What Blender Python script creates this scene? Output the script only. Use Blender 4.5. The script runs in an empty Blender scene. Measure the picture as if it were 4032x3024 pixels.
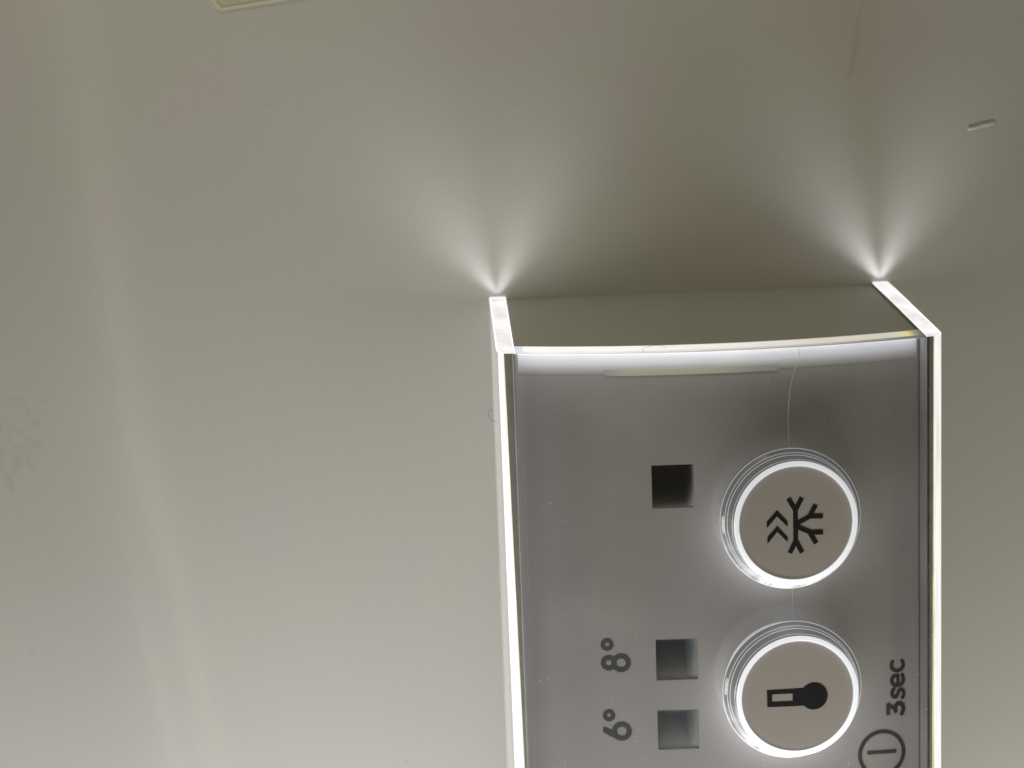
import bpy, bmesh, math, random
import numpy as np
from mathutils import Matrix, Vector

random.seed(7); rng = np.random.default_rng(7)
S = 0.001                      # everything below is in millimetres
sc = bpy.context.scene
col = sc.collection

# ------------------------------------------------------------------ camera
cam_data = bpy.data.cameras.new("camera"); cam = bpy.data.objects.new("camera", cam_data); col.objects.link(cam)
RW = Matrix(((0.998495596880487, 0.04174286670442424, -0.03555384774643407),
             (-0.03630924321778697, 0.9892391747159041, 0.141730356890642),
             (0.041087490398313886, -0.1402262039944526, 0.9892666121152957)))
cam.matrix_world = Matrix.Translation(Vector((-29.934, 18.310, 204.518)) * S) @ RW.to_4x4()
cam_data.sensor_width = 36; cam_data.lens = 6500 / 4032 * 36
cam_data.clip_start = 0.005; cam_data.clip_end = 10
cam_data.dof.use_dof = True; cam_data.dof.focus_distance = 0.181; cam_data.dof.aperture_fstop = 26
sc.camera = cam

# ------------------------------------------------------------------ ambient, lamps, exposure
world = bpy.data.worlds.new("World"); sc.world = world; world.use_nodes = True
bg = world.node_tree.nodes["Background"]
bg.inputs[0].default_value = (1.0, 0.90, 0.60, 1); bg.inputs[1].default_value = 0.112
vs = sc.view_settings; vs.view_transform = 'Standard'; vs.look = 'None'; vs.exposure = 0; vs.gamma = 1

def area(name, loc, target, sx, sy, power, color=(1, 1, 1), spread=180, up=None):
    l = bpy.data.lights.new(name, 'AREA'); l.shape = 'RECTANGLE'; l.size = sx * S; l.size_y = sy * S
    l.energy = power; l.color = color; l.spread = math.radians(spread)
    o = bpy.data.objects.new(name, l); col.objects.link(o)
    z = -(Vector(target) - Vector(loc)).normalized()
    y = Vector(up) if up else Vector((0, 0, 1))
    x = y.cross(z).normalized(); y = z.cross(x)
    o.matrix_world = Matrix.Translation(Vector(loc) * S) @ Matrix((x, y, z)).transposed().to_4x4()
    return o
# the cabinet lamp, below and to the left of the panel
area("cabinet_lamp", (-34, -118, 84), (-20, -60, 0), 160, 36, 0.079, (0.965, 0.965, 1.0))
area("right_fill_lamp", (90, -128, 62), (30, -78, 0), 50, 40, 0.0115, (1.0, 0.93, 0.78), 110)  # added fill for the lower right wall, no visible source
area("upper_fill_lamp", (-70, 128, 33), (-30, 40, 0), 100, 26, 0.032, (1.0, 0.945, 0.74))  # added warm fill to lift the upper wall
area("side_fill_lamp", (-185, -75, 50), (-20, 15, 0), 60, 40, 0.080, (1.0, 0.96, 0.82))  # added fill from the left, brings out the wall's relief
# light that the clear rails let out of their upper ends, in two lobes each
C0, H0, E0, W2 = 2.417, 23.378, 4.156, 25.0
def lobes(xc, powers, angs):
    for z0, z1, k in ((0.3, 2, .085), (2, 5, .16), (5, 11, .26), (11, 19, .12)):
        zc = (z0 + z1) / 2
        y = -zc / H0 * E0 + 0.25
        for p, a in zip(powers, angs):
            a = math.radians(a)
            d = Vector((math.sin(a), math.cos(a), -0.16))
            loc = Vector((xc, y, zc))
            area("rail_end_light_and_fill", loc, loc + d, 0.5, z1 - z0, p * k, (.92, .95, 1.0), 60, (0, -.175, 1))
def haze_fill(xc, p):
    loc = Vector((xc, -1.85, 12)); area("rail_end_light_and_fill", loc, loc + Vector((0, 1, -.05)), 0.6, 14, p, (.98, .98, .97), 165, (0, -.175, 1))  # broad fill added at the rail end to brighten the upper wall
haze_fill(-24.0, .0016); haze_fill(24.0, .0010)
lobes(-24.0, (.00031, .00031), (-31, 24))
lobes(24.0, (.00044, .00038), (-30, 23))

# ------------------------------------------------------------------ materials
class NT:
    def __init__(s, name):
        s.m = bpy.data.materials.new(name); s.m.use_nodes = True
        s.t = s.m.node_tree; s.t.nodes.clear(); s.out = s.t.nodes.new("ShaderNodeOutputMaterial")
    def n(s, kind, **kw):
        nd = s.t.nodes.new("ShaderNode" + kind)
        for k, v in kw.items():
            if k.startswith('i_'):
                key = k[2:]; key = int(key) if key.isdigit() else key.replace('_', ' ')
                s.set(nd, key, v)
            else: setattr(nd, k, v)
        return nd
    def set(s, nd, key, v):
        if isinstance(v, bpy.types.NodeSocket): s.t.links.new(v, nd.inputs[key])
        else: nd.inputs[key].default_value = v
    def noise(s, scale, vec=None, detail=3, stretch=(1, 1, 1)):
        tc = s.n("TexCoord"); mp = s.n("Mapping"); s.set(mp, 0, tc.outputs["Object"])
        mp.inputs["Scale"].default_value = tuple(1000 * scale * k for k in stretch)
        nz = s.n("TexNoise"); nz.inputs["Scale"].default_value = 1; nz.inputs["Detail"].default_value = detail
        s.set(nz, "Vector", mp.outputs[0]); return nz.outputs["Fac"]
    def rng(s, v, a, b, c, d):
        r = s.n("MapRange"); s.set(r, 0, v)
        for i, k in enumerate((a, b, c, d)): r.inputs[i + 1].default_value = k
        return r.outputs[0]
    def math(s, op, a, b=None):
        m = s.n("Math", operation=op); s.set(m, 0, a)
        if b is not None: s.set(m, 1, b)
        return m.outputs[0]
    def mix(s, f, a, b):
        m = s.n("Mix", data_type='RGBA'); s.set(m, 0, f); s.set(m, 6, a); s.set(m, 7, b); return m.outputs[2]
    def xyz(s):
        tc = s.n("TexCoord"); sp = s.n("SeparateXYZ"); s.set(sp, 0, tc.outputs["Object"]); return sp.outputs
    def done(s, sh): s.t.links.new(sh, s.out.inputs[0]); return s.m

def plastic(name, rgb, rough=.45, var=.05, scale=.25, grain=.03, spec=.4, bump=.0):
    t = NT(name)
    a = t.noise(scale, detail=2); g = t.noise(9, detail=2)
    f = t.math('ADD', t.rng(a, .3, .7, 1 - var, 1 + var), t.rng(g, .3, .7, -grain, grain))
    c = t.n("VectorMath", operation='SCALE'); t.set(c, 0, rgb); t.set(c, "Scale", f)
    b = t.n("BsdfPrincipled"); t.set(b, "Base Color", c.outputs[0]); b.inputs["Roughness"].default_value = rough
    b.inputs["Specular IOR Level"].default_value = spec
    if bump:
        bp = t.n("Bump"); bp.inputs["Strength"].default_value = bump; bp.inputs["Distance"].default_value = 2e-5
        t.set(bp, "Height", t.noise(5, detail=3)); t.set(b, "Normal", bp.outputs[0])
    return t.done(b.outputs[0])

def wall_material():
    t = NT("liner_plastic")
    a = t.noise(.045, detail=2); g = t.noise(6, detail=2); g2 = t.noise(1.3, detail=2)
    at = t.n("Attribute", attribute_name="stain")
    f = t.math('ADD', t.rng(g, .3, .7, .975, 1.025), t.rng(g2, .3, .7, -.008, .008))
    base = t.mix(t.rng(a, .35, .65, 0, 1), (.70, .675, .645, 1), (.685, .685, .635, 1))
    base = t.mix(at.outputs["Fac"], base, (.30, .27, .21, 1))
    c = t.n("VectorMath", operation='SCALE'); t.set(c, 0, base); t.set(c, "Scale", f)
    b = t.n("BsdfPrincipled"); t.set(b, "Base Color", c.outputs[0]); b.inputs["Roughness"].default_value = .42
    b.inputs["Specular IOR Level"].default_value = .35
    bp = t.n("Bump"); bp.inputs["Strength"].default_value = .10; bp.inputs["Distance"].default_value = 3e-5
    t.set(bp, "Height", t.noise(3.5, detail=3)); t.set(b, "Normal", bp.outputs[0])
    return t.done(b.outputs[0])

def Z(x): return H0 + C0 * (1 - (x / W2) ** 2)         # crowned outer face of the clear plate
def clear_plastic():
    t = NT("clear_acrylic")
    fr = t.n("Fresnel"); ge = t.n("NewGeometry"); t.set(fr, 0, t.rng(ge.outputs["Backfacing"], 0, 1, 1.49, 1 / 1.49))
    tr = t.n("BsdfTransparent"); tr.inputs[0].default_value = (.985, .985, .985, 1)
    gl = t.n("BsdfGlossy"); gl.inputs["Roughness"].default_value = .06; gl.inputs[0].default_value = (1, 1, 1, 1)
    m = t.n("MixShader"); t.set(m, 0, fr.outputs[0]); t.set(m, 1, tr.outputs[0]); t.set(m, 2, gl.outputs[0])
    # fingerprints and wiping haze as a greasy film, plus a reflection painted in
    film = t.n("BsdfDiffuse"); film.inputs[0].default_value = (.8, .8, .78, 1)  # also carries the painted-in reflection
    sm = t.noise(.10, detail=4, stretch=(1, 1.4, 1)); fi = t.noise(1.4, detail=3, stretch=(1, .5, 1))
    tc = t.n("TexCoord"); w2 = t.n("VectorMath", operation='ADD'); t.set(w2, 0, tc.outputs["Object"])
    nz = t.n("TexNoise"); nz.inputs["Scale"].default_value = 180; t.set(nz, "Vector", tc.outputs["Object"])
    sc2 = t.n("VectorMath", operation='SCALE'); t.set(sc2, 0, nz.outputs["Color"]); sc2.inputs["Scale"].default_value = .006; t.set(w2, 1, sc2.outputs[0])
    def blot(x, y, r, a):
        d = t.n("VectorMath", operation='DISTANCE'); t.set(d, 0, w2.outputs[0]); d.inputs[1].default_value = (x / 1000 + .003, y / 1000 + .003, Z(x) / 1000 + .003)
        mr = t.n("MapRange", interpolation_type='SMOOTHSTEP'); t.set(mr, 0, d.outputs["Value"])
        for i_, k_ in enumerate((r * .35 / 1000, r / 1000, a, 0)): mr.inputs[i_ + 1].default_value = k_
        return mr.outputs[0]
    bl = t.math('ADD', t.math('ADD', blot(-14.5, -9.5, 4.6, .05), blot(-9.5, -10.5, 4.2, .05)), t.math('ADD', blot(17, -33, 7, .035), blot(-18, -35, 5, .035)))  # first two blots paint in the blurry reflection at upper left
    f = t.math('MULTIPLY', t.math('ADD', bl, t.rng(sm, .48, .75, .004, .075)), t.rng(fi, .3, .7, .6, 1.1))
    m2 = t.n("MixShader"); t.set(m2, 0, f); t.set(m2, 1, m.outputs[0]); t.set(m2, 2, film.outputs[0])
    return t.done(m2.outputs[0])

def glow(name, rgb, strength, streak=0.0, sc_=(3, .15, 3), base=.5, rough=.15, ramp=None, blob=0.0):
    """lit acrylic: gives off light, with streaks along the moulding"""
    t = NT(name)
    b = t.n("BsdfPrincipled"); b.inputs["Base Color"].default_value = (base, base, base, 1); b.inputs["Roughness"].default_value = rough
    st = strength
    if streak:
        n1 = t.noise(1, detail=4, stretch=sc_); st = t.math('MULTIPLY', t.rng(n1, .3, .7, 1 - streak, 1 + streak), strength)
    if blob:
        n2 = t.noise(blob, detail=2); st = t.math('MULTIPLY', t.rng(n2, .35, .65, .86, 1.12), st)
    c = (*rgb, 1)
    if ramp:
        x = t.xyz()[0]; r = t.n("ValToRGB"); t.set(r, 0, t.rng(x, -.025, .025, 0, 1))
        el = r.color_ramp.elements
        el[0].position, el[0].color = ramp[0][0], (*ramp[0][1], 1); el[1].position, el[1].color = ramp[-1][0], (*ramp[-1][1], 1)
        for p, k in ramp[1:-1]: e = el.new(p); e.color = (*k, 1)
        c = r.outputs[0]
    t.set(b, "Emission Color", c); t.set(b, "Emission Strength", st)
    return t.done(b.outputs[0])

def ring_material(name, gain, lo, hi, rgb=(.95, .97, 1), base=.3, power=3.0, facets=False):
    """button light guide: the lamp sits below the button, so the lower side of the ring gives off most light"""
    t = NT(name); o = t.xyz()
    ang = t.math('ARCTAN2', o[1], o[0])
    r = t.math('ADD', t.math('MULTIPLY', t.math('COSINE', t.math('SUBTRACT', ang, math.radians(-98))), .5), .5)
    f = t.math('POWER', r, power)
    n1 = t.n("TexNoise"); n1.inputs["Scale"].default_value = 5.5; n1.inputs["Detail"].default_value = 4
    cv = t.n("CombineXYZ"); t.set(cv, 0, t.math('COSINE', ang)); t.set(cv, 1, t.math('SINE', ang)); t.set(n1, "Vector", cv.outputs[0])
    nf = t.rng(n1.outputs[0], .35, .65, .45 if facets else .85, 1.4 if facets else 1.1)
    e = t.math('ADD', t.math('MULTIPLY', t.math('MULTIPLY', f, hi * gain), nf), lo * gain)
    b = t.n("BsdfPrincipled"); b.inputs["Base Color"].default_value = (base, base, base * 1.03, 1); b.inputs["Roughness"].default_value = .12
    b.inputs["Emission Color"].default_value = (*rgb, 1); t.set(b, "Emission Strength", e)
    return t.done(b.outputs[0])

def reflection_paint():
    t = NT("reflection_strip_paint"); x = t.xyz()[0]
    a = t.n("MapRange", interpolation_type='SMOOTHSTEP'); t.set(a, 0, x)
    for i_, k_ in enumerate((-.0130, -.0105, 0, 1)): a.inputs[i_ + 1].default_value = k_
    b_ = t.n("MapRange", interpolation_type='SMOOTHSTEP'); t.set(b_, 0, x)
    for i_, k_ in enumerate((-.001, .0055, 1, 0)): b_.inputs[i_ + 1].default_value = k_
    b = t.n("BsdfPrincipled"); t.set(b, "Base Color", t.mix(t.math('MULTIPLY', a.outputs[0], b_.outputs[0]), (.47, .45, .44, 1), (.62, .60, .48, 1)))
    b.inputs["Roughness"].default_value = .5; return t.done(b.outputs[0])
M = {}
M['wall'] = wall_material()
M['housing'] = plastic("grey_housing_plastic", (.47, .45, .44), .5, .03, .08, .03, .3)
M['endp'] = plastic('pale_end_plastic', (.47, .47, .44), .5, .03, .08, .03, .3)
M['glow_body'] = plastic("added_glow_bar_white", (.80, .81, .84), .5, .03, .3, .02, .3)
M['well'] = plastic("dark_window_plastic", (.012, .013, .015), .35, .05, .5, .03)
M['well2'] = plastic("smoked_window_plastic", (.085, .085, .092), .5, .06, .5, .03)
M['well3'] = plastic("smoked_window_plastic_pale", (.13, .13, .14), .5, .08, .8, .03)
M['face'] = plastic("button_face_plastic", (.50, .465, .425), .55, .02, .1, .03, .25)
M['ink'] = plastic("black_ink", (.018, .02, .02), .6, .05, .5, .05, .2)
M['ink2'] = plastic("dark_grey_ink", (.040, .041, .044), .6, .05, .5, .05, .2)
M['ink3'] = plastic("grey_ink", (.085, .095, .095), .6, .06, .5, .05, .2)
M['clear'] = clear_plastic()
M['sticker'] = plastic("yellowed_film", (.68, .655, .50), .5, .04, .6, .03)
M['stickeredge'] = plastic("yellowed_film_edge", (.78, .75, .60), .5, .04, .6, .03)
M['hair'] = plastic("pale_fibre", (.75, .74, .72), .4, 0, 1, 0)
M['darkhair'] = plastic("dark_fibre", (.08, .075, .07), .5, 0, 1, 0)
M['dust'] = plastic("dust", (.80, .80, .78), .8, 0, 1, 0)
M['r_side'] = glow("rail_side_acrylic", (.93, .94, .93), .24, .10, (6, .3, .4), .45)
M['r_side_dull'] = glow("rail_side_acrylic_dull", (.93, .92, .90), .20, .10, (6, .3, .4), .45)
M['r_glow'] = glow("rail_corner_lit", (1, .985, .955), .90, .26, (5, .12, 5), .4)
M['r_glow2'] = glow("rail_corner_lit_soft", (1, .985, .95), .84, .20, (5, .10, 5), .4)
M['r_yellow'] = glow("rail_fringe_yellow", (.95, .80, .42), .62, .3, (4, .3, 4), .3)
M['r_dark'] = plastic("rail_refraction_dark", (.30, .30, .28), .2, .08, .5, .12, .6)  # dark refraction in the clear edge, put into opaque colour
M['r_black'] = plastic("rail_refraction_deep", (.10, .095, .09), .1, .25, .5, .10, .6)
M['r_mid'] = plastic('rail_clear_face', (.36, .35, .34), .2, .05, .5, .03)
M['r_line'] = glow("rail_hairline", (.9, .9, .88), .22, .2, (4, .3, 4), .3)
M['r_blue'] = glow("rail_fringe_blue", (.10, .18, .80), .75, 0, base=.1)
M['r_end'] = glow("rail_end_lit", (.97, .945, .925), .88, .06, (.8, .8, .4), .05, blob=.33)
M['r_endrim'] = glow("rail_end_rim_lit", (1, 1, 1), 1.4)
M['r_inner'] = glow("rail_inner_lit", (.93, .95, 1), .30, .15, (4, .15, 4), .3)
M['r_inner_dull'] = glow("rail_inner_lit_dull", (.93, .93, .95), .01, .15, (4, .15, 4), .30, .6)
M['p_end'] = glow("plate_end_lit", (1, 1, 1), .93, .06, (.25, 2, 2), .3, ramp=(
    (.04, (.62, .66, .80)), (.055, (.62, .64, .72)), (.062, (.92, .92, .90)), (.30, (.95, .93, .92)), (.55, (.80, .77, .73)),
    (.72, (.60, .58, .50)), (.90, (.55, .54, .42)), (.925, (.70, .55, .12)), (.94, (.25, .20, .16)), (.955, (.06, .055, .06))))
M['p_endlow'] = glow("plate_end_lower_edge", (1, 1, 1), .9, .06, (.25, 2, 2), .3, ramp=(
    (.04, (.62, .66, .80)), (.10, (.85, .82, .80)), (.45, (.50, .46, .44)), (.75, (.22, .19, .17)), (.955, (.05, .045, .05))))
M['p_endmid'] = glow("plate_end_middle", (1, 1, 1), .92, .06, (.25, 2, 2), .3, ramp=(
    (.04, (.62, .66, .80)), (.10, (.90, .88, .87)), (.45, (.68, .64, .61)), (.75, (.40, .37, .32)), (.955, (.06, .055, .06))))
M['p_bevel_light'] = glow("plate_end_bevel_light", (.93, .93, .92), .42, .1, (.25, 2, 2), .3)  # grey emission stands in for light caught on the housing bevel
M['g_top'] = glow("added_glow_bar_lit", (.93, .95, 1), 2.0, .12, (.2, 1, 1), .5, ramp=(
    (.0, (.95, .97, 1)), (.5, (.95, .97, 1)), (.8, (.72, .74, .82)), (1.0, (.70, .70, .78))))
M['g_line'] = glow("added_glow_bar_lip", (1, 1, 1), 1.05, .1, (.3, 1, 1), .5)

# ------------------------------------------------------------------ helpers
def mesh_obj(name, verts, faces, mats, parent=None, idx=None, smooth=False, origin=(0, 0, 0)):
    me = bpy.data.meshes.new(name)
    o = Vector(origin)
    me.from_pydata([tuple((Vector(v) - o) * S) for v in verts], [], faces)
    for m in (mats if isinstance(mats, (list, tuple)) else [mats]): me.materials.append(m)
    if idx is not None: me.polygons.foreach_set("material_index", idx)
    if smooth: me.polygons.foreach_set("use_smooth", [True] * len(me.polygons))
    me.update()
    ob = bpy.data.objects.new(name, me); col.objects.link(ob)
    if parent: ob.parent = parent
    ob.location = o * S
    return ob
def empty(name, loc=(0, 0, 0)):
    o = bpy.data.objects.new(name, None); o.empty_display_size = .005; col.objects.link(o); o.location = Vector(loc) * S; return o
def tag(o, label=None, cat=None, group=None, kind=None):
    if label: o['label'] = label
    if cat: o['category'] = cat
    if group: o['group'] = group
    if kind: o['kind'] = kind
    return o
def Z(x): return H0 + C0 * (1 - (x / W2) ** 2)         # crowned outer face of the clear plate
TP = 3.0
def ZH(x): return Z(x) - TP                             # face of the grey housing below it
def yend(z): return -z / H0 * E0                        # the upper end leans back from the wall
YB = -78.0                                              # where the panel leaves the picture

# ------------------------------------------------------------------ the liner wall
Lp = np.array([[60, -73.2], [37.7, -72.3], [7.2, -70.8], [-15, -68.9], [-34.7, -65.7], [-59.2, -62.4], [-110, -54]])[::-1]
def Lx(y): return np.interp(y, Lp[:, 0], Lp[:, 1])
def spacing(a, b, fa, fb, coarse, fine, locals_=()):
    pts = list(np.arange(fa, fb + 1e-6, fine)) + list(np.arange(a, fa, coarse)) + list(np.arange(fb + coarse, b + 1e-6, coarse))
    for (p, q, st) in locals_: pts += list(np.arange(p, q, st))
    pts = np.unique(np.round(pts, 3)); keep = [pts[0]]
    for v in pts[1:]:
        if v - keep[-1] > .04: keep.append(v)
    return np.array(keep)
gx = spacing(-260, 200, -92, 46, 8, .4, ((34.3, 39.3, .12),))
gy = spacing(-260, 200, -68, 42, 8, .4, ((17.9, 20.2, .07),))
X, Y = np.meshgrid(gx, gy)
U = X - Lx(Y)
sg = lambda v: 1 / (1 + np.exp(-v))
low = sg((-32 - Y) / 5)
Zw = (1.35 - 1.1 * low) * (sg((U + 1.0) / 1.25) - 1)                    # low step along the moulded crease
w = 3.0
Zw += .42 * w * np.log1p(np.exp(np.clip(-(U + 7) / w, -30, 30)))   # beyond it the liner curves up towards the side
Zw = np.minimum(Zw, 30)
# narrow creases low down, added so their shading makes the light streaks
Zw += low * .36 * (sg((U - .2) / .55) - 1) + low * .32 * (sg((U + 5.0) / .6) - 1) - low * .12 * (sg((U + 3.2) / .8) - 1)
Zw += .05 * np.sin(X * .09 + 1) * np.sin(Y * .07)
# gouge at the right: a raised curl below a small trench
def seg_dist(px, py, pts):
    d = np.full(px.shape, 1e9); tt = np.zeros(px.shape); tot = 0
    for (a, b) in zip(pts[:-1], pts[1:]):
        ax, ay = a; bx, by = b; L = math.hypot(bx - ax, by - ay)
        t = np.clip(((px - ax) * (bx - ax) + (py - ay) * (by - ay)) / L ** 2, 0, 1)
        q = np.hypot(px - ax - t * (bx - ax), py - ay - t * (by - ay)); m = q < d
        d = np.where(m, q, d); tt = np.where(m, tot + t * L, tt); tot += L
    return d, tt / tot
gd, gt = seg_dist(X, Y, [(35.0, 18.55), (36.2, 18.72), (36.9, 18.98), (37.6, 19.0), (38.6, 19.35)])
lip = np.exp(-(gd / .16) ** 2) * np.clip(gt * 12, 0, 1) * np.clip((1 - gt) * 10, 0, 1)
gd2, gt2 = seg_dist(X, Y, [(35.2, 18.98), (36.2, 19.10), (36.9, 19.38), (37.6, 19.38), (38.7, 19.68)])
tr = np.exp(-(gd2 / .20) ** 2) * np.clip(gt2 * 12, 0, 1) * np.clip((1 - gt2) * 10, 0, 1)
Zw += .20 * lip - .12 * tr
stain = np.zeros(X.shape)
stain = np.maximum(stain, .18 * tr)
# long grey rub mark at the top right
d, t_ = seg_dist(X, Y, [(20.35, 25.5), (20.98, 28.5), (21.35, 31.9), (22.1, 34.6), (24.5, 39), (27, 42)])
stain = np.maximum(stain, .27 * np.exp(-(d / .30) ** 2) * np.clip(1.15 - 1.8 * t_, .25, 1))
# scribbled scuffs at the left edge
def sc_(pts, a, wd):
    global stain
    d, t_ = seg_dist(X, Y, pts); stain = np.maximum(stain, a * np.exp(-(d / wd) ** 2))
sc_([(-84.2, -9.9), (-83.6, -10.0), (-83.0, -10.5), (-82.3, -11.8)], .12, .26)
sc_([(-82.2, -13.0), (-81.6, -13.0), (-81.1, -13.6)], .16, .26)
sc_([(-84.7, -12.5), (-84.4, -14.2), (-84.75, -15.4)], .10, .24)
sc_([(-83.9, -13.6), (-83.0, -14.6), (-81.3, -16.0)], .16, .24)
sc_([(-84.2, -15.8), (-83.4, -15.9), (-82.4, -16.5)], .14, .24)
sc_([(-84.3, -19.1), (-84.0, -17.2), (-83.3, -17.0)], .15, .26)
sc_([(-83.6, -17.3), (-83.7, -18.3)], .12, .22)
sc_([(-83.0, -17.3), (-82.3, -18.8)], .17, .24)
sc_([(-86.4, -17.0), (-85.5, -18.5), (-85.1, -19.5), (-84.6, -21.4)], .18, .26)
sc_([(-85.9, -15.2), (-85.5, -17.0)], .15, .24)
sc_([(-87.2, -20.3), (-86.7, -21.6), (-86.6, -22.9)], .16, .26)
sc_([(-86.3, -11.6), (-85.9, -12.4), (-85.6, -13.2)], .14, .3)
sc_([(-86.6, -13.4), (-86.0, -13.3), (-85.4, -14.2)], .14, .26)
for _ in range(26):                                     # scattered specks and pits
    px_, py_ = rng.uniform(-85, 42), rng.uniform(-60, 36)
    stain = np.maximum(stain, rng.uniform(.10, .30) * np.exp(-(np.hypot(X - px_, (Y - py_) * 1.3) / rng.uniform(.18, .3)) ** 2))
ny, nx = X.shape
vv = np.stack([X, Y, Zw], -1).reshape(-1, 3) * S
me = bpy.data.meshes.new("wall")
i0 = (np.arange(ny - 1)[:, None] * nx + np.arange(nx - 1)[None]).ravel()
me.from_pydata(vv.tolist(), [], np.stack([i0, i0 + 1, i0 + nx + 1, i0 + nx], -1).tolist())
me.polygons.foreach_set("use_smooth", [True] * len(me.polygons))
at = me.attributes.new("stain", 'FLOAT', 'POINT'); at.data.foreach_set("value", stain.ravel().astype(np.float32))
me.materials.append(M['wall']); me.update()
wall = bpy.data.objects.new("wall", me); col.objects.link(wall); tag(wall, kind='structure')

# ------------------------------------------------------------------ the control panel
panel = empty("control_panel", (0, -30, 0))
tag(panel, "grey control panel under a glowing clear cover, with round buttons and square windows", "control panel")
def part(o, parent=None):
    o.parent = parent or panel
    if (parent or panel) is panel: o.location = o.location - panel.location
    return o

# housing: crowned grey body with cut-outs for the three windows
HX = 22.86
SX0, SX1 = -8.05, -3.30
SQ = [(-17.70, -22.66), (-37.98, -42.82), (-46.40, -51.14)]
xs = sorted(set(list(np.round(np.linspace(-HX, HX, 41), 3)) + [SX0, SX1]))
xs = [x for x in xs if not (x not in (SX0, SX1) and (abs(x - SX0) < .4 or abs(x - SX1) < .4))]
yt = yend(H0)
ys = [None, -6.7]
for a, b in SQ: ys += [a, b]
ys.append(YB)
verts, faces, idx = [], [], []
for j, y in enumerate(ys):
    for x in xs: z = ZH(x); verts.append((x, (yend(z) - .35) if y is None else y, z))
n = len(xs)
for j in range(len(ys) - 1):
    for i in range(n - 1):
        if any(ys[j] == a and ys[j + 1] == b for a, b in SQ) and xs[i] >= SX0 and xs[i + 1] <= SX1: continue
        faces.append((j * n + i, (j + 1) * n + i, (j + 1) * n + i + 1, j * n + i + 1)); idx.append(0)
ec = []; 
for x in xs: ec += [(x, -.36, -.4), (x, yend(ZH(x)) - .36, ZH(x) - .01)]
b0 = len(verts)                                          # sides
for x in xs: verts.append((x, -.36, -.4))
b1 = len(verts); verts += [(-HX, YB, -.4), (HX, YB, -.4)]; last = (len(ys) - 1) * n
faces.append((b0,) + (b1,) + tuple(last - 0 + 0 for _ in range(1)) + (0,)); idx.append(0)
faces.append((b0 + n - 1, n - 1, last + n - 1, b1 + 1)); idx.append(0)
hs = mesh_obj("housing", verts, faces, [M['housing']], idx=idx); part(hs)
part(mesh_obj('end_panel', ec, [(2 * i, 2 * i + 1, 2 * i + 3, 2 * i + 2)[::-1] for i in range(n - 1)], M['endp']))

# glowing bar added along the upper end, lighting the housing under the plate
def bar(name, x0, x1, ya, yb, z0, z1, mats, nseg=30, yoff=None):
    vs_, fs, ii = [], [], []
    for k in range(nseg + 1):
        x = x0 + (x1 - x0) * k / nseg; zb = ZH(x)
        ya_ = yend(zb) + ya; yb_ = yend(zb) + yb
        vs_ += [(x, ya_, zb + z0), (x, ya_, zb + z1), (x, yb_, zb + z1), (x, yb_, zb + z0)]
    for k in range(nseg):
        a = 4 * k; b = a + 4
        fs += [(a, a + 1, b + 1, b), (a + 1, a + 2, b + 2, b + 1), (a + 2, a + 3, b + 3, b + 2)]; ii += [0, 1, 2]
    return mesh_obj(name, vs_, fs, mats, idx=ii)
part(bar("added_glow_bar", -22.7, 22.7, -.50, -.80, .02, 1.5, [M['glow_body'], M['g_line'], M['g_top']]))
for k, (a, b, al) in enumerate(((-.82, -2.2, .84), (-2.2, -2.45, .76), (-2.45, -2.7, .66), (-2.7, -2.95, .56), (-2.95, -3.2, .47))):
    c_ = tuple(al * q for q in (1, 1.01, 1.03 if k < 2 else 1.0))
    part(bar("glow_fade", -22.6, 22.6, a, b, .02, .10 - .012 * k, [plastic("glow_fade_paint", c_, .5, .02, .3, .02, .3)] * 3))  # stepped albedos paint the fall-off of the glow band
part(bar("reflection_strip", -13.0, 6.5, -2.70, -3.42, .03, .13, [reflection_paint()] * 3))  # pale strip that paints in a reflection

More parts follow.
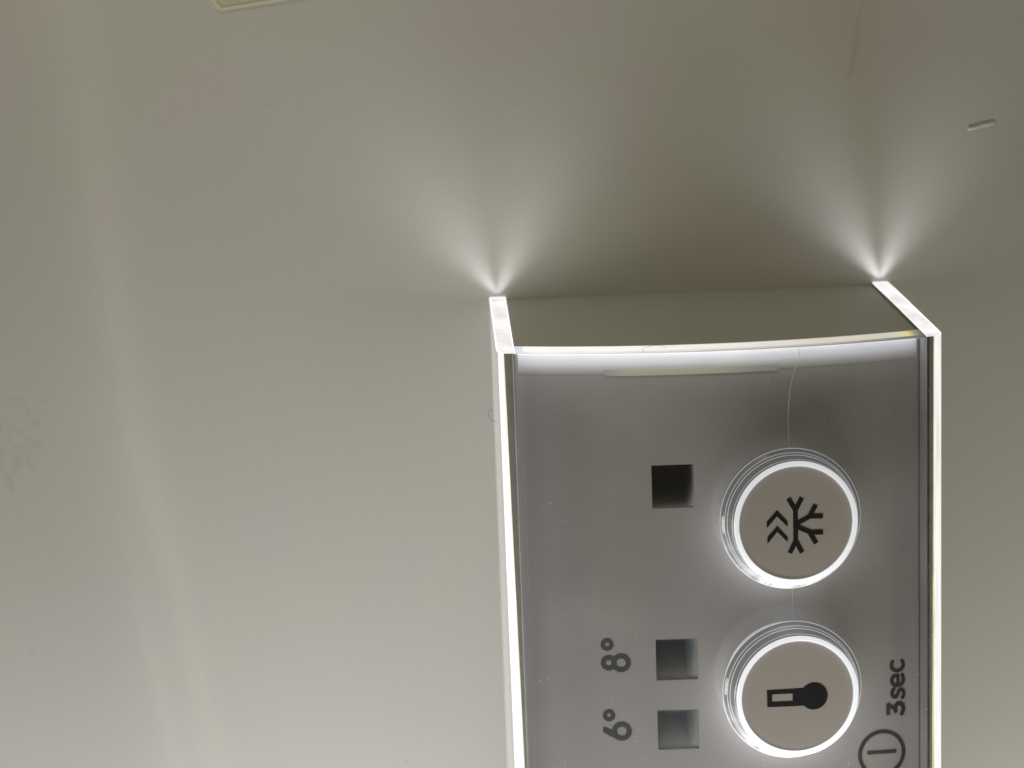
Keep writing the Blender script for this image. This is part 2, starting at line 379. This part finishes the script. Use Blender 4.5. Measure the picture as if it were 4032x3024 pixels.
# windows: pale wells filled with smoked plastic, scooped to imitate the shade gradient inside
def smoked(name, dens, rgb):
    t = NT(name); tr = t.n("BsdfTransparent"); v = t.n("VolumeAbsorption"); v.inputs[0].default_value = (*rgb, 1); v.inputs[1].default_value = dens * 1000
    t.t.links.new(v.outputs[0], t.out.inputs[1]); return t.done(tr.outputs[0])
M['scoop'] = plastic("window_well_plastic", (.50, .52, .55), .5, .05, .5, .03)
for k, ((ya, yb), dmax, dens, d0, lab) in enumerate(zip(SQ, (5.2, 3.0, 2.6), (.80, .20, .17), (.08, .22, .22),
        ("deep unlit square window, nearly black", "dark grey square window beside the 8 degree mark", "smoky grey square window beside the 6 degree mark"))):
    g_ = .02; x0, x1 = SX0 + g_, SX1 - g_; y0, y1 = ya - g_, yb + g_
    us_ = [0, .015, .1, .25, .4, .5, .6, .7, .76, .82, .88, .94, .985, 1]; vs_ = [0, .015, .06, .12, .2, .3, .4, .5, .6, .75, .9, .985, 1]
    V, F, I = [], [], []
    for v_ in vs_:
        for u_ in us_:
            edge = u_ in (0, 1) or v_ in (0, 1)
            fv = min(1, v_ / .75); fu = min(1, (1 - u_) / .24)
            d = 0 if edge else d0 + (dmax - d0) * fv ** 1.25 * fu
            x = x0 + (x1 - x0) * u_; V.append((x, y1 + (y0 - y1) * v_, ZH(x) - d))
    nu_ = len(us_); nv_ = len(vs_)
    for j in range(nv_ - 1):
        for i in range(nu_ - 1): F.append((j * nu_ + i, j * nu_ + i + 1, (j + 1) * nu_ + i + 1, (j + 1) * nu_ + i)); I.append(0)
    o = part(mesh_obj("indicator_window", V, F, [M['scoop']], idx=I)); o['label'] = lab
    e_ = .05; zb_ = ZH(SX0) - dmax - .3
    V = []
    for (x, y) in ((x0 + e_, y1 + e_), (x1 - e_, y1 + e_), (x1 - e_, y0 - e_), (x0 + e_, y0 - e_)): V += [(x, y, zb_), (x, y, ZH(x) - .10)]
    F = [(0, 2, 4, 6)[::-1], (1, 3, 5, 7)] + [(2 * i, 2 * ((i + 1) % 4), 2 * ((i + 1) % 4) + 1, 2 * i + 1) for i in range(4)]
    f = mesh_obj("smoked_fill", V, F, smoked("smoked_plastic", dens, (.02, .03, .09) if k else (.0, .0, .01))); f.parent = o
    f.location = (0, 0, 0)

# clear plate: crowned sheet, lit where it is cut off at the upper end
xs2 = list(np.linspace(-23, 23, 61)); V = []; F = []; I = []
for x in xs2:
    zt, zb = Z(x), ZH(x) + .03; zm = zt - .85; zl = zb + .30
    V += [(x, yend(zt) - .04, zt), (x, YB, zt), (x, YB, zb), (x, yend(zb) - .05, zb), (x, yend(zl), zl), (x, yend(zm), zm), (x, yend(zt - .30), zt - .30)]
for k in range(len(xs2) - 1):
    a = 7 * k; b = a + 7
    F += [(a, b, b + 1, a + 1), (a + 2, a + 3, b + 3, b + 2), (a + 3, a + 4, b + 4, b + 3), (a + 4, a + 5, b + 5, b + 4), (a + 5, a + 6, b + 6, b + 5), (a + 6, a, b, b + 6)]
    I += [0, 0, 4, 1, 3, 2]
pl = part(mesh_obj("cover_plate", V, F, [M['clear'], M['p_end'], M['p_endlow'], M['p_endmid'], M['p_bevel_light']], idx=I))

# side rails: thick clear edges that carry the light, refracted bands painted in
def rail(sgn, name, mats, bfun, label):
    R = 1.5
    def top(d):
        x = W2 - d; base = Z(W2 - R) if d < R else Z(x)
        return base - R + math.sqrt(max(0, R * R - (R - d) ** 2)) if d < R else base
    rows = [0] + list(np.linspace(.012, 1, 60))
    us = [0, .02, .06, .12, .2, .32, .48, .65, .82, 1]
    V, F, I = [], [], []; cols = None
    for t in rows:
        b, yl = bfun(t)
        ds = [u * b for u in us] + [b + yl, b + yl + (1.72 - b - yl) * .5, 1.72, 1.80, 2.0]
        pts = [(0, -.4), (0, 8), (0, 15), (0, 20)] + [(d, top(d)) for d in ds] + [(2.0, top(2) - TP), (2.0, 10), (2.0, -.4)]
        cols = len(pts)
        for d, z in pts:
            ye = yend(max(z, 0)); V.append((sgn * (W2 - d), ye + (YB - ye) * t, z))
    nu = len(us)
    mt = [0] * 4 + ([0] * 4 + [1] * (nu - 5) if sgn < 0 else [1] * (nu - 1)) + [2] + [3, 3] + [4] + [9] + [5] + [6, 6]
    for r in range(len(rows) - 1):
        for c in range(cols - 1):
            a = r * cols + c; q = (a, a + 1, a + cols + 1, a + cols)
            F.append(q if sgn < 0 else q[::-1]); I.append(mt[c])
    # end cap: a thin brighter rim round a slightly recessed lit face
    cap = list(range(cols)); base = len(V)
    cen = []
    loop = [(W2 - abs(V[i][0]), V[i][2]) for i in cap]
    for d, z in loop:
        dd = min(max(d, .10), 1.90); zz = z - .12 if z > 20.5 else max(z, .30)
        if z > 20.5: dd = 1 + (d - 1) * .9
        cen.append((dd, zz))
    for d, z in cen: V.append((sgn * (W2 - d), yend(z) - .03, z))
    for i in range(cols):
        j = (i + 1) % cols
        F.append((i, j, base + j, base + i)); I.append(7)
    # strips across the leg
    half = [base + i for i in range(cols)]
    F.append(tuple(half)); I.append(8)
    o = part(mesh_obj(name, V, F, mats, idx=I)); o['label'] = label; return o
rail(-1, "edge_rail", [M[k] for k in ('r_side', 'r_glow', 'r_yellow', 'r_dark', 'r_line', 'r_inner', 'r_inner', 'r_endrim', 'r_end', 'r_mid')],
     lambda t: (.74 + .66 * min(1, t * 1.45) , .07), "left clear rail, white glow widening downwards")
rail(1, "edge_rail", [M[k] for k in ('r_side_dull', 'r_glow2', 'r_yellow', 'r_dark', 'r_black', 'r_inner_dull', 'r_inner_dull', 'r_endrim', 'r_end', 'r_black')],
     lambda t: (1.16, .08 + .25 * t), "right clear rail with a dark inner line")

# ------------------------------------------------------------------ flat print
def prism(pts, zf, off, thick=.03):
    V = [(x, y, zf(x) + off) for x, y in pts] + [(x, y, zf(x) + off - thick) for x, y in pts]; n_ = len(pts)
    return V, [tuple(range(n_))] + [(i, (i + 1) % n_, n_ + (i + 1) % n_, n_ + i)[::-1] for i in range(n_)]
class Ink:
    def __init__(s, zf): s.V, s.F, s.zf, s.k = [], [], zf, 0
    def add(s, V, F): b = len(s.V); s.V += V; s.F += [tuple(b + i for i in f) for f in F]
    def off(s): s.k += 1; return .045 + .0025 * s.k
    def poly(s, pts):
        a = sum(pts[i][0] * pts[(i + 1) % len(pts)][1] - pts[(i + 1) % len(pts)][0] * pts[i][1] for i in range(len(pts)))
        s.add(*prism(pts if a > 0 else pts[::-1], s.zf, s.off())); return s
    def ring(s, c, ro, ri, n=40, a0=0, a1=360, sq=1.0):
        o = s.off(); V, F = [], []
        full = a1 - a0 >= 360; m = n if full else n + 1
        for k in range(m):
            a = math.radians(a0 + (a1 - a0) * k / n)
            for r in (ro, ri):
                x, y = c[0] + r * math.cos(a), c[1] + r * math.sin(a) * sq
                V += [(x, y, s.zf(x) + o), (x, y, s.zf(x) + o - .03)]
        for k in range(n):
            a = 4 * k; b = 4 * ((k + 1) % m)
            F += [(a, b, b + 2, a + 2), (a, a + 1, b + 1, b), (a + 2, b + 2, b + 3, a + 3)]
        s.add(V, F); return s
    def disc(s, c, r, n=48): return s.poly([(c[0] + r * math.cos(2 * math.pi * k / n), c[1] + r * math.sin(2 * math.pi * k / n)) for k in range(n)])
    def stroke(s, pts, w, smooth=0, caps=True):
        P = [Vector(p) for p in pts]
        for _ in range(smooth):                          # corner cutting
            Q = [P[0]]
            for a, b in zip(P[:-1], P[1:]): Q += [a * .75 + b * .25, a * .25 + b * .75]
            P = Q + [P[-1]]
        o = s.off(); V, F = [], []; L, Rr = [], []
        for i, p in enumerate(P):
            d = (P[min(i + 1, len(P) - 1)] - P[max(i - 1, 0)]).normalized(); nn = Vector((-d.y, d.x)) * w / 2
            if 0 < i < len(P) - 1:
                d1 = (P[i] - P[i - 1]).normalized(); d2 = (P[i + 1] - P[i]).normalized()
                nn /= max(.6, math.sqrt(max(0, (1 + d1.dot(d2)) / 2)))
            L.append(p + nn); Rr.append(p - nn)
        for a, b in zip(L, Rr): V += [(a.x, a.y, s.zf(a.x) + o), (b.x, b.y, s.zf(b.x) + o)]
        for i in range(len(P) - 1): F.append((2 * i + 1, 2 * i + 3, 2 * i + 2, 2 * i))
        s.add(V, F)
        if caps:
            for p in (P[0], P[-1]): s.disc(p, w / 2 * .985, 14)
        return s
    def build(s, name, m, origin=(0, 0, 0)): return mesh_obj(name, s.V, s.F, m, origin=origin)

i8 = Ink(ZH); i8.ring((-13.59, -38.41), .74, .25).ring((-13.45, -40.59), .91, .34).ring((-12.05, -40.61), 1.11, .53)
part(i8.build("digit_mark", M['ink3']))['label'] = "printed 8 with degree sign"
i6 = Ink(ZH); i6.ring((-13.60, -46.86), .72, .23).ring((-12.17, -48.78), 1.14, .55)
i6.poly([(-14.16, -48.20), (-14.34, -48.45), (-14.34, -48.87), (-12.75, -49.76), (-12.95, -48.95), (-13.12, -48.72)])
part(i6.build("digit_mark", M['ink3']))['label'] = "printed 6 with degree sign"
it = Ink(ZH); w_ = .44
it.stroke([(20.80, -42.33), (20.98, -42.80), (20.78, -43.30), (20.21, -43.50), (19.66, -43.30), (19.45, -42.80), (19.62, -42.33)], w_, 2)
it.stroke([(20.27, -45.22), (20.27, -44.10)], .38, 0, False)
it.stroke([(20.27, -44.05), (19.72, -44.06), (19.47, -44.60), (19.72, -45.14), (20.23, -45.28), (20.76, -45.14), (20.98, -44.65), (20.82, -44.02)], w_, 2)
it.stroke([(19.78, -45.66), (19.52, -45.92), (19.60, -46.50), (20.05, -46.66), (20.27, -46.20), (20.45, -45.75), (20.92, -45.84), (21.02, -46.40), (20.82, -46.76)], w_, 2)
it.poly([(18.84, -47.28), (19.30, -47.52), (19.30, -48.72), (18.84, -48.72)])
it.stroke([(18.97, -47.35), (19.98, -48.14)], .42, 0, False)
it.stroke([(19.97, -48.34), (19.93, -47.72), (20.30, -47.36), (20.80, -47.56), (20.99, -48.10), (20.74, -48.72)], .48, 2)
part(it.build("lettering", M['ink2']))['label'] = "printed words 3 sec, reading upwards"
ip = Ink(ZH); ip.ring((18.28, -53.29), 2.90, 2.43, 64).poly([(16.50, -52.82), (20.06, -52.96), (20.05, -53.42), (16.49, -53.28)])
part(ip.build("power_mark", M['ink2']))['label'] = "printed power symbol, a bar in a ring"

# ------------------------------------------------------------------ buttons
def lathe(prof, seg=128, close=False):
    V, F, I = [], [], []
    for (r, h, _) in prof:
        for k in range(seg):
            a = 2 * math.pi * k / seg; V.append((r * math.cos(a), r * math.sin(a), h))
    for j in range(len(prof) - 1):
        for k in range(seg):
            k2 = (k + 1) % seg; F.append((j * seg + k, j * seg + k2, (j + 1) * seg + k2, (j + 1) * seg + k)); I.append(prof[j][2])
    if close: F.append(tuple((len(prof) - 1) * seg + k for k in range(seg))); I.append(prof[-1][2])
    return V, F, I
def button(cx, cy, gain, icon_fn, label):
    b = empty("button", (cx, cy, Z(cx))); b.parent = panel; b.location = b.location - panel.location
    b.rotation_euler = (0, math.atan(2 * C0 * cx / W2 ** 2), 0); b['label'] = label
    line = ring_material("button_ridge_lit", gain, .34, .75)
    skirt = ring_material("button_skirt_acrylic", gain, .075, 1.05, base=.13, power=5, facets=True)
    rim = ring_material("button_rim_lit", gain ** .5, .66, .5, power=3)
    added_halo_cone = ring_material("button_halo_lit", gain, .25, 1.7, power=2.2)
    V, F, I = lathe([(7.1, -2.95, 0), (7.6, -1.4, 0), (7.98, -.04, 0), (8.02, 0, 1)])
    mesh_obj("added_halo_cone", V, F, [added_halo_cone, line], b, I, True)  # glowing cone added under the ring to throw its halo on the housing
    P = [(8.02, 0, 0), (7.94, .05, 1), (7.84, .12, 1), (7.60, .40, 0), (7.54, .44, 1), (7.40, .80, 0), (7.34, .86, 1), (7.22, 1.35, 1), (7.08, 1.85, 0), (7.04, 1.90, 1), (6.98, 2.35, 1)]
    V, F, I = lathe(P[:-1] + [(6.98, 2.35, 0)])
    mesh_obj("skirt", V, F, [line, skirt], b, I, False)
    V, F, I = lathe([(6.98, 2.35, 0), (6.96, 2.46, 0), (6.88, 2.52, 0), (6.46, 2.52, 0), (6.40, 2.46, 0), (6.40, 2.26, 0)])
    mesh_obj("rim", V, F, [rim], b, I, True)
    V, F, I = lathe([(6.399, 2.28, 0), (5.0, 2.28, 0), (2, 2.28, 0)], close=True)
    mesh_obj("button_face", V, F, [M['face']], b, I, True)
    icon_fn(b, cx, cy)
def flat(b, ink, cx, cy, name, m):
    o = ink.build(name, m); o.parent = b; return o
def ln(pts, cx, cy): return [(x - cx, y - cy) for x, y in pts]
zf = lambda x: 2.28
def snow(b, cx, cy):
    k = Ink(zf); q = lambda *p: ln(p, cx, cy); w = .53
    for p in (((6.98, -22.01), (6.98, -25.92)), ((6.22, -20.97), (6.99, -22.33)), ((7.72, -20.97), (6.99, -22.33)), ((6.3, -27.14), (6.99, -25.76)), ((7.69, -27.17), (6.99, -25.76)),
              ((6.99, -23.92), (8.63, -23.10)), ((8.52, -23.22), (9.26, -21.85)), ((8.45, -23.10), (10.06, -23.17)), ((6.99, -24.13), (8.61, -24.90)),
              ((8.45, -24.93), (10.06, -24.99)), ((8.48, -24.78), (9.27, -26.20))):
        k.stroke(q(*p), w, 0, False)
    flat(b, k, cx, cy, "snowflake_mark", M['ink'])
    for pts in (((4.91, -22.22), (6.08, -23.53), (6.07, -24.13), (4.9, -22.92), (3.75, -24.18), (3.76, -23.46)),
                ((4.92, -23.99), (6.08, -25.33), (6.07, -25.89), (4.92, -24.66), (3.8, -25.94), (3.81, -25.2))):
        k = Ink(zf); P = q(*pts)
        k.poly([P[0], P[1], P[2], P[3]]); k.poly([P[0], P[3], P[4], P[5]])
        flat(b, k, cx, cy, "chevron_mark", M['ink'])
def thermo(b, cx, cy):
    k = Ink(zf); q = lambda *p: ln(p, cx, cy)
    O = q((3.5, -42.71), (8.2, -42.74), (8.2, -44.75), (3.5, -44.66)); H = q((4.07, -43.21), (6.41, -43.27), (6.41, -44.15), (4.07, -44.10))
    k.poly([O[0], (H[1][0], O[1][1]), H[1], H[0]]); k.poly([O[0], H[0], H[3], O[3]]); k.poly([H[3], H[2], (H[2][0], O[2][1]), O[3]])
    k.poly([(H[1][0], O[1][1]), O[1], O[2], (H[2][0], O[2][1])])
    k.disc((8.85 - cx, -43.73 - cy), 1.56, 56)
    flat(b, k, cx, cy, "thermometer_mark", M['ink'])
button(7.02, -23.80, .82, snow, "upper round button with a black snowflake and two chevrons")
button(6.98, -43.61, 1.25, thermo, "lower round button with a black thermometer")

# ------------------------------------------------------------------ small loose things
def tube(name, pts, r, m, smooth=3, seg=6):
    P = [Vector(p) for p in pts]
    for _ in range(smooth):
        Q = [P[0]]
        for a, b in zip(P[:-1], P[1:]): Q += [a * .75 + b * .25, a * .25 + b * .75]
        P = Q + [P[-1]]
    V, F = [], []
    for i, p in enumerate(P):
        d = (P[min(i + 1, len(P) - 1)] - P[max(i - 1, 0)]).normalized(); a = d.orthogonal().normalized()
        if i and a.dot(pa) < 0: a = -a
        c = d.cross(a); pa = a
        for k in range(seg): t = 2 * math.pi * k / seg; V.append(p + (a * math.cos(t) + c * math.sin(t)) * r)
    for i in range(len(P) - 1):
        for k in range(seg): k2 = (k + 1) % seg; F.append((i * seg + k, i * seg + k2, (i + 1) * seg + k2, (i + 1) * seg + k))
    return mesh_obj(name, V, F, m, smooth=True)
on = lambda pts, h=.05: [(x, y, Z(x) + h) for x, y in pts]
tag(tube("hair", on([(8.1, -4.4), (8.33, -5.07), (8.1, -5.9), (7.78, -6.88), (7.35, -8.2), (7.12, -9.6), (6.93, -11.2), (6.90, -12.8), (6.92, -14.4), (6.95, -15.75)]), .024, M['hair']),
    "long fine pale hair curving down the clear cover to the snowflake button", "hair")
tag(tube("hair", on([(7.15, -31.85), (7.13, -33.5), (7.11, -35.5)]), .02, M['hair']),
    "short straight pale hair between the snowflake button and the thermometer button", "hair")
def endp(x, f): z = ZH(x) + TP * f; return (x, yend(z) + .06, z)
tag(tube("fibre", [endp(-9.0, .95), endp(-8.8, .75), endp(-9.0, .6), endp(-8.5, .35), endp(-7.8, .25), endp(-7.2, .1), endp(-6.6, .2), endp(-6.3, .45)], .016, M['darkhair']),
    "tiny crooked dark fibre stuck on the glowing upper edge of the cover", "fibre")
tag(tube("fibre", [(-25.35, -11.9, 16), (-25.75, -11.5, 16), (-26.1, -11.8, 16), (-25.9, -12.5, 16), (-25.5, -13.0, 16), (-25.06, -13.0, 16)], .02, M['darkhair']),
    "tiny curled grey fibre clinging to the outer side of the left glowing rail", "fibre")

# film sticker at the top edge of the picture
pts = [(-57.1, 46), (-57.0, 37.3), (-56.85, 36.75), (-56.6, 36.32), (-56.3, 36.02), (-55.9, 35.88)]
xe = -55.9
while xe < -30: xe += .5; pts.append((xe, 35.88 + (xe + 55.9) * .128 + rng.uniform(-.03, .03)))
pts.append((-30, 46)); n_ = len(pts)
cx_ = sum(p[0] for p in pts) / n_; inn = [(x + (.30 if x < -56 else 0), y + (.30 if y < 45 else 0)) for x, y in pts]
zS = lambda x, y: .02
V = [(x, y, -.25) for x, y in pts] + [(x, y, .16) for x, y in pts] + [(x, y, .22) for x, y in inn] + [(x, y, .12) for x, y in [(a + .05, b + .05) for a, b in inn]]
F = []; I = []
for l in range(3):
    for i in range(n_): F.append((l * n_ + i, l * n_ + (i + 1) % n_, (l + 1) * n_ + (i + 1) % n_, (l + 1) * n_ + i)); I.append(1)
F.append(tuple(3 * n_ + i for i in range(n_))); I.append(0)
tag(mesh_obj("sticker", V, F, [M['sticker'], M['stickeredge']], idx=I),
    "yellowish rounded film sticker on the wall, cut off by the upper edge of the photo", "sticker")

# dust and tiny scratches on the cover: nobody could count them
V, F = [], []
def speck(x, y, z, r, ax=1, ang=0):
    b = len(V); c, s_ = math.cos(ang), math.sin(ang)
    for dx, dy, dz in ((ax, 0, 0), (0, 1, 0), (-ax, 0, 0), (0, -1, 0), (0, 0, .8), (0, 0, -.8)):
        V.append((x + r * (dx * c - dy * s_), y + r * (dx * s_ + dy * c), z + r * dz))
    for a, b_ in ((0, 1), (1, 2), (2, 3), (3, 0)): F.append((b + a, b + b_, b + 4)); F.append((b + b_, b + a, b + 5))
for _ in range(330):
    x, y = rng.uniform(-22.5, 24.3), rng.uniform(-58, -5.5)
    if math.hypot(x - 7, y + 23.8) < 8.2 or math.hypot(x - 7, y + 43.6) < 8.2 or -8.4 < x < -3: continue
    speck(x, y, Z(x) + .01, rng.choice([.022, .03, .04, .055], p=[.5, .3, .15, .05]), rng.choice([1, 1, 1, 3, 6]), rng.uniform(0, 3.1))
for _ in range(200):
    s_ = rng.choice([-1, 1]); x = s_ * rng.uniform(22.95, 23.6); y = rng.uniform(-58, -5)
    speck(x, y, Z(x) + .01, rng.uniform(.02, .045), rng.choice([1, 1, 2]), rng.uniform(1.2, 1.9))
du = mesh_obj("dust", V, F, M['dust']); tag(du, "pale dust specks and short scratches scattered over the clear cover", "dust", kind='stuff')
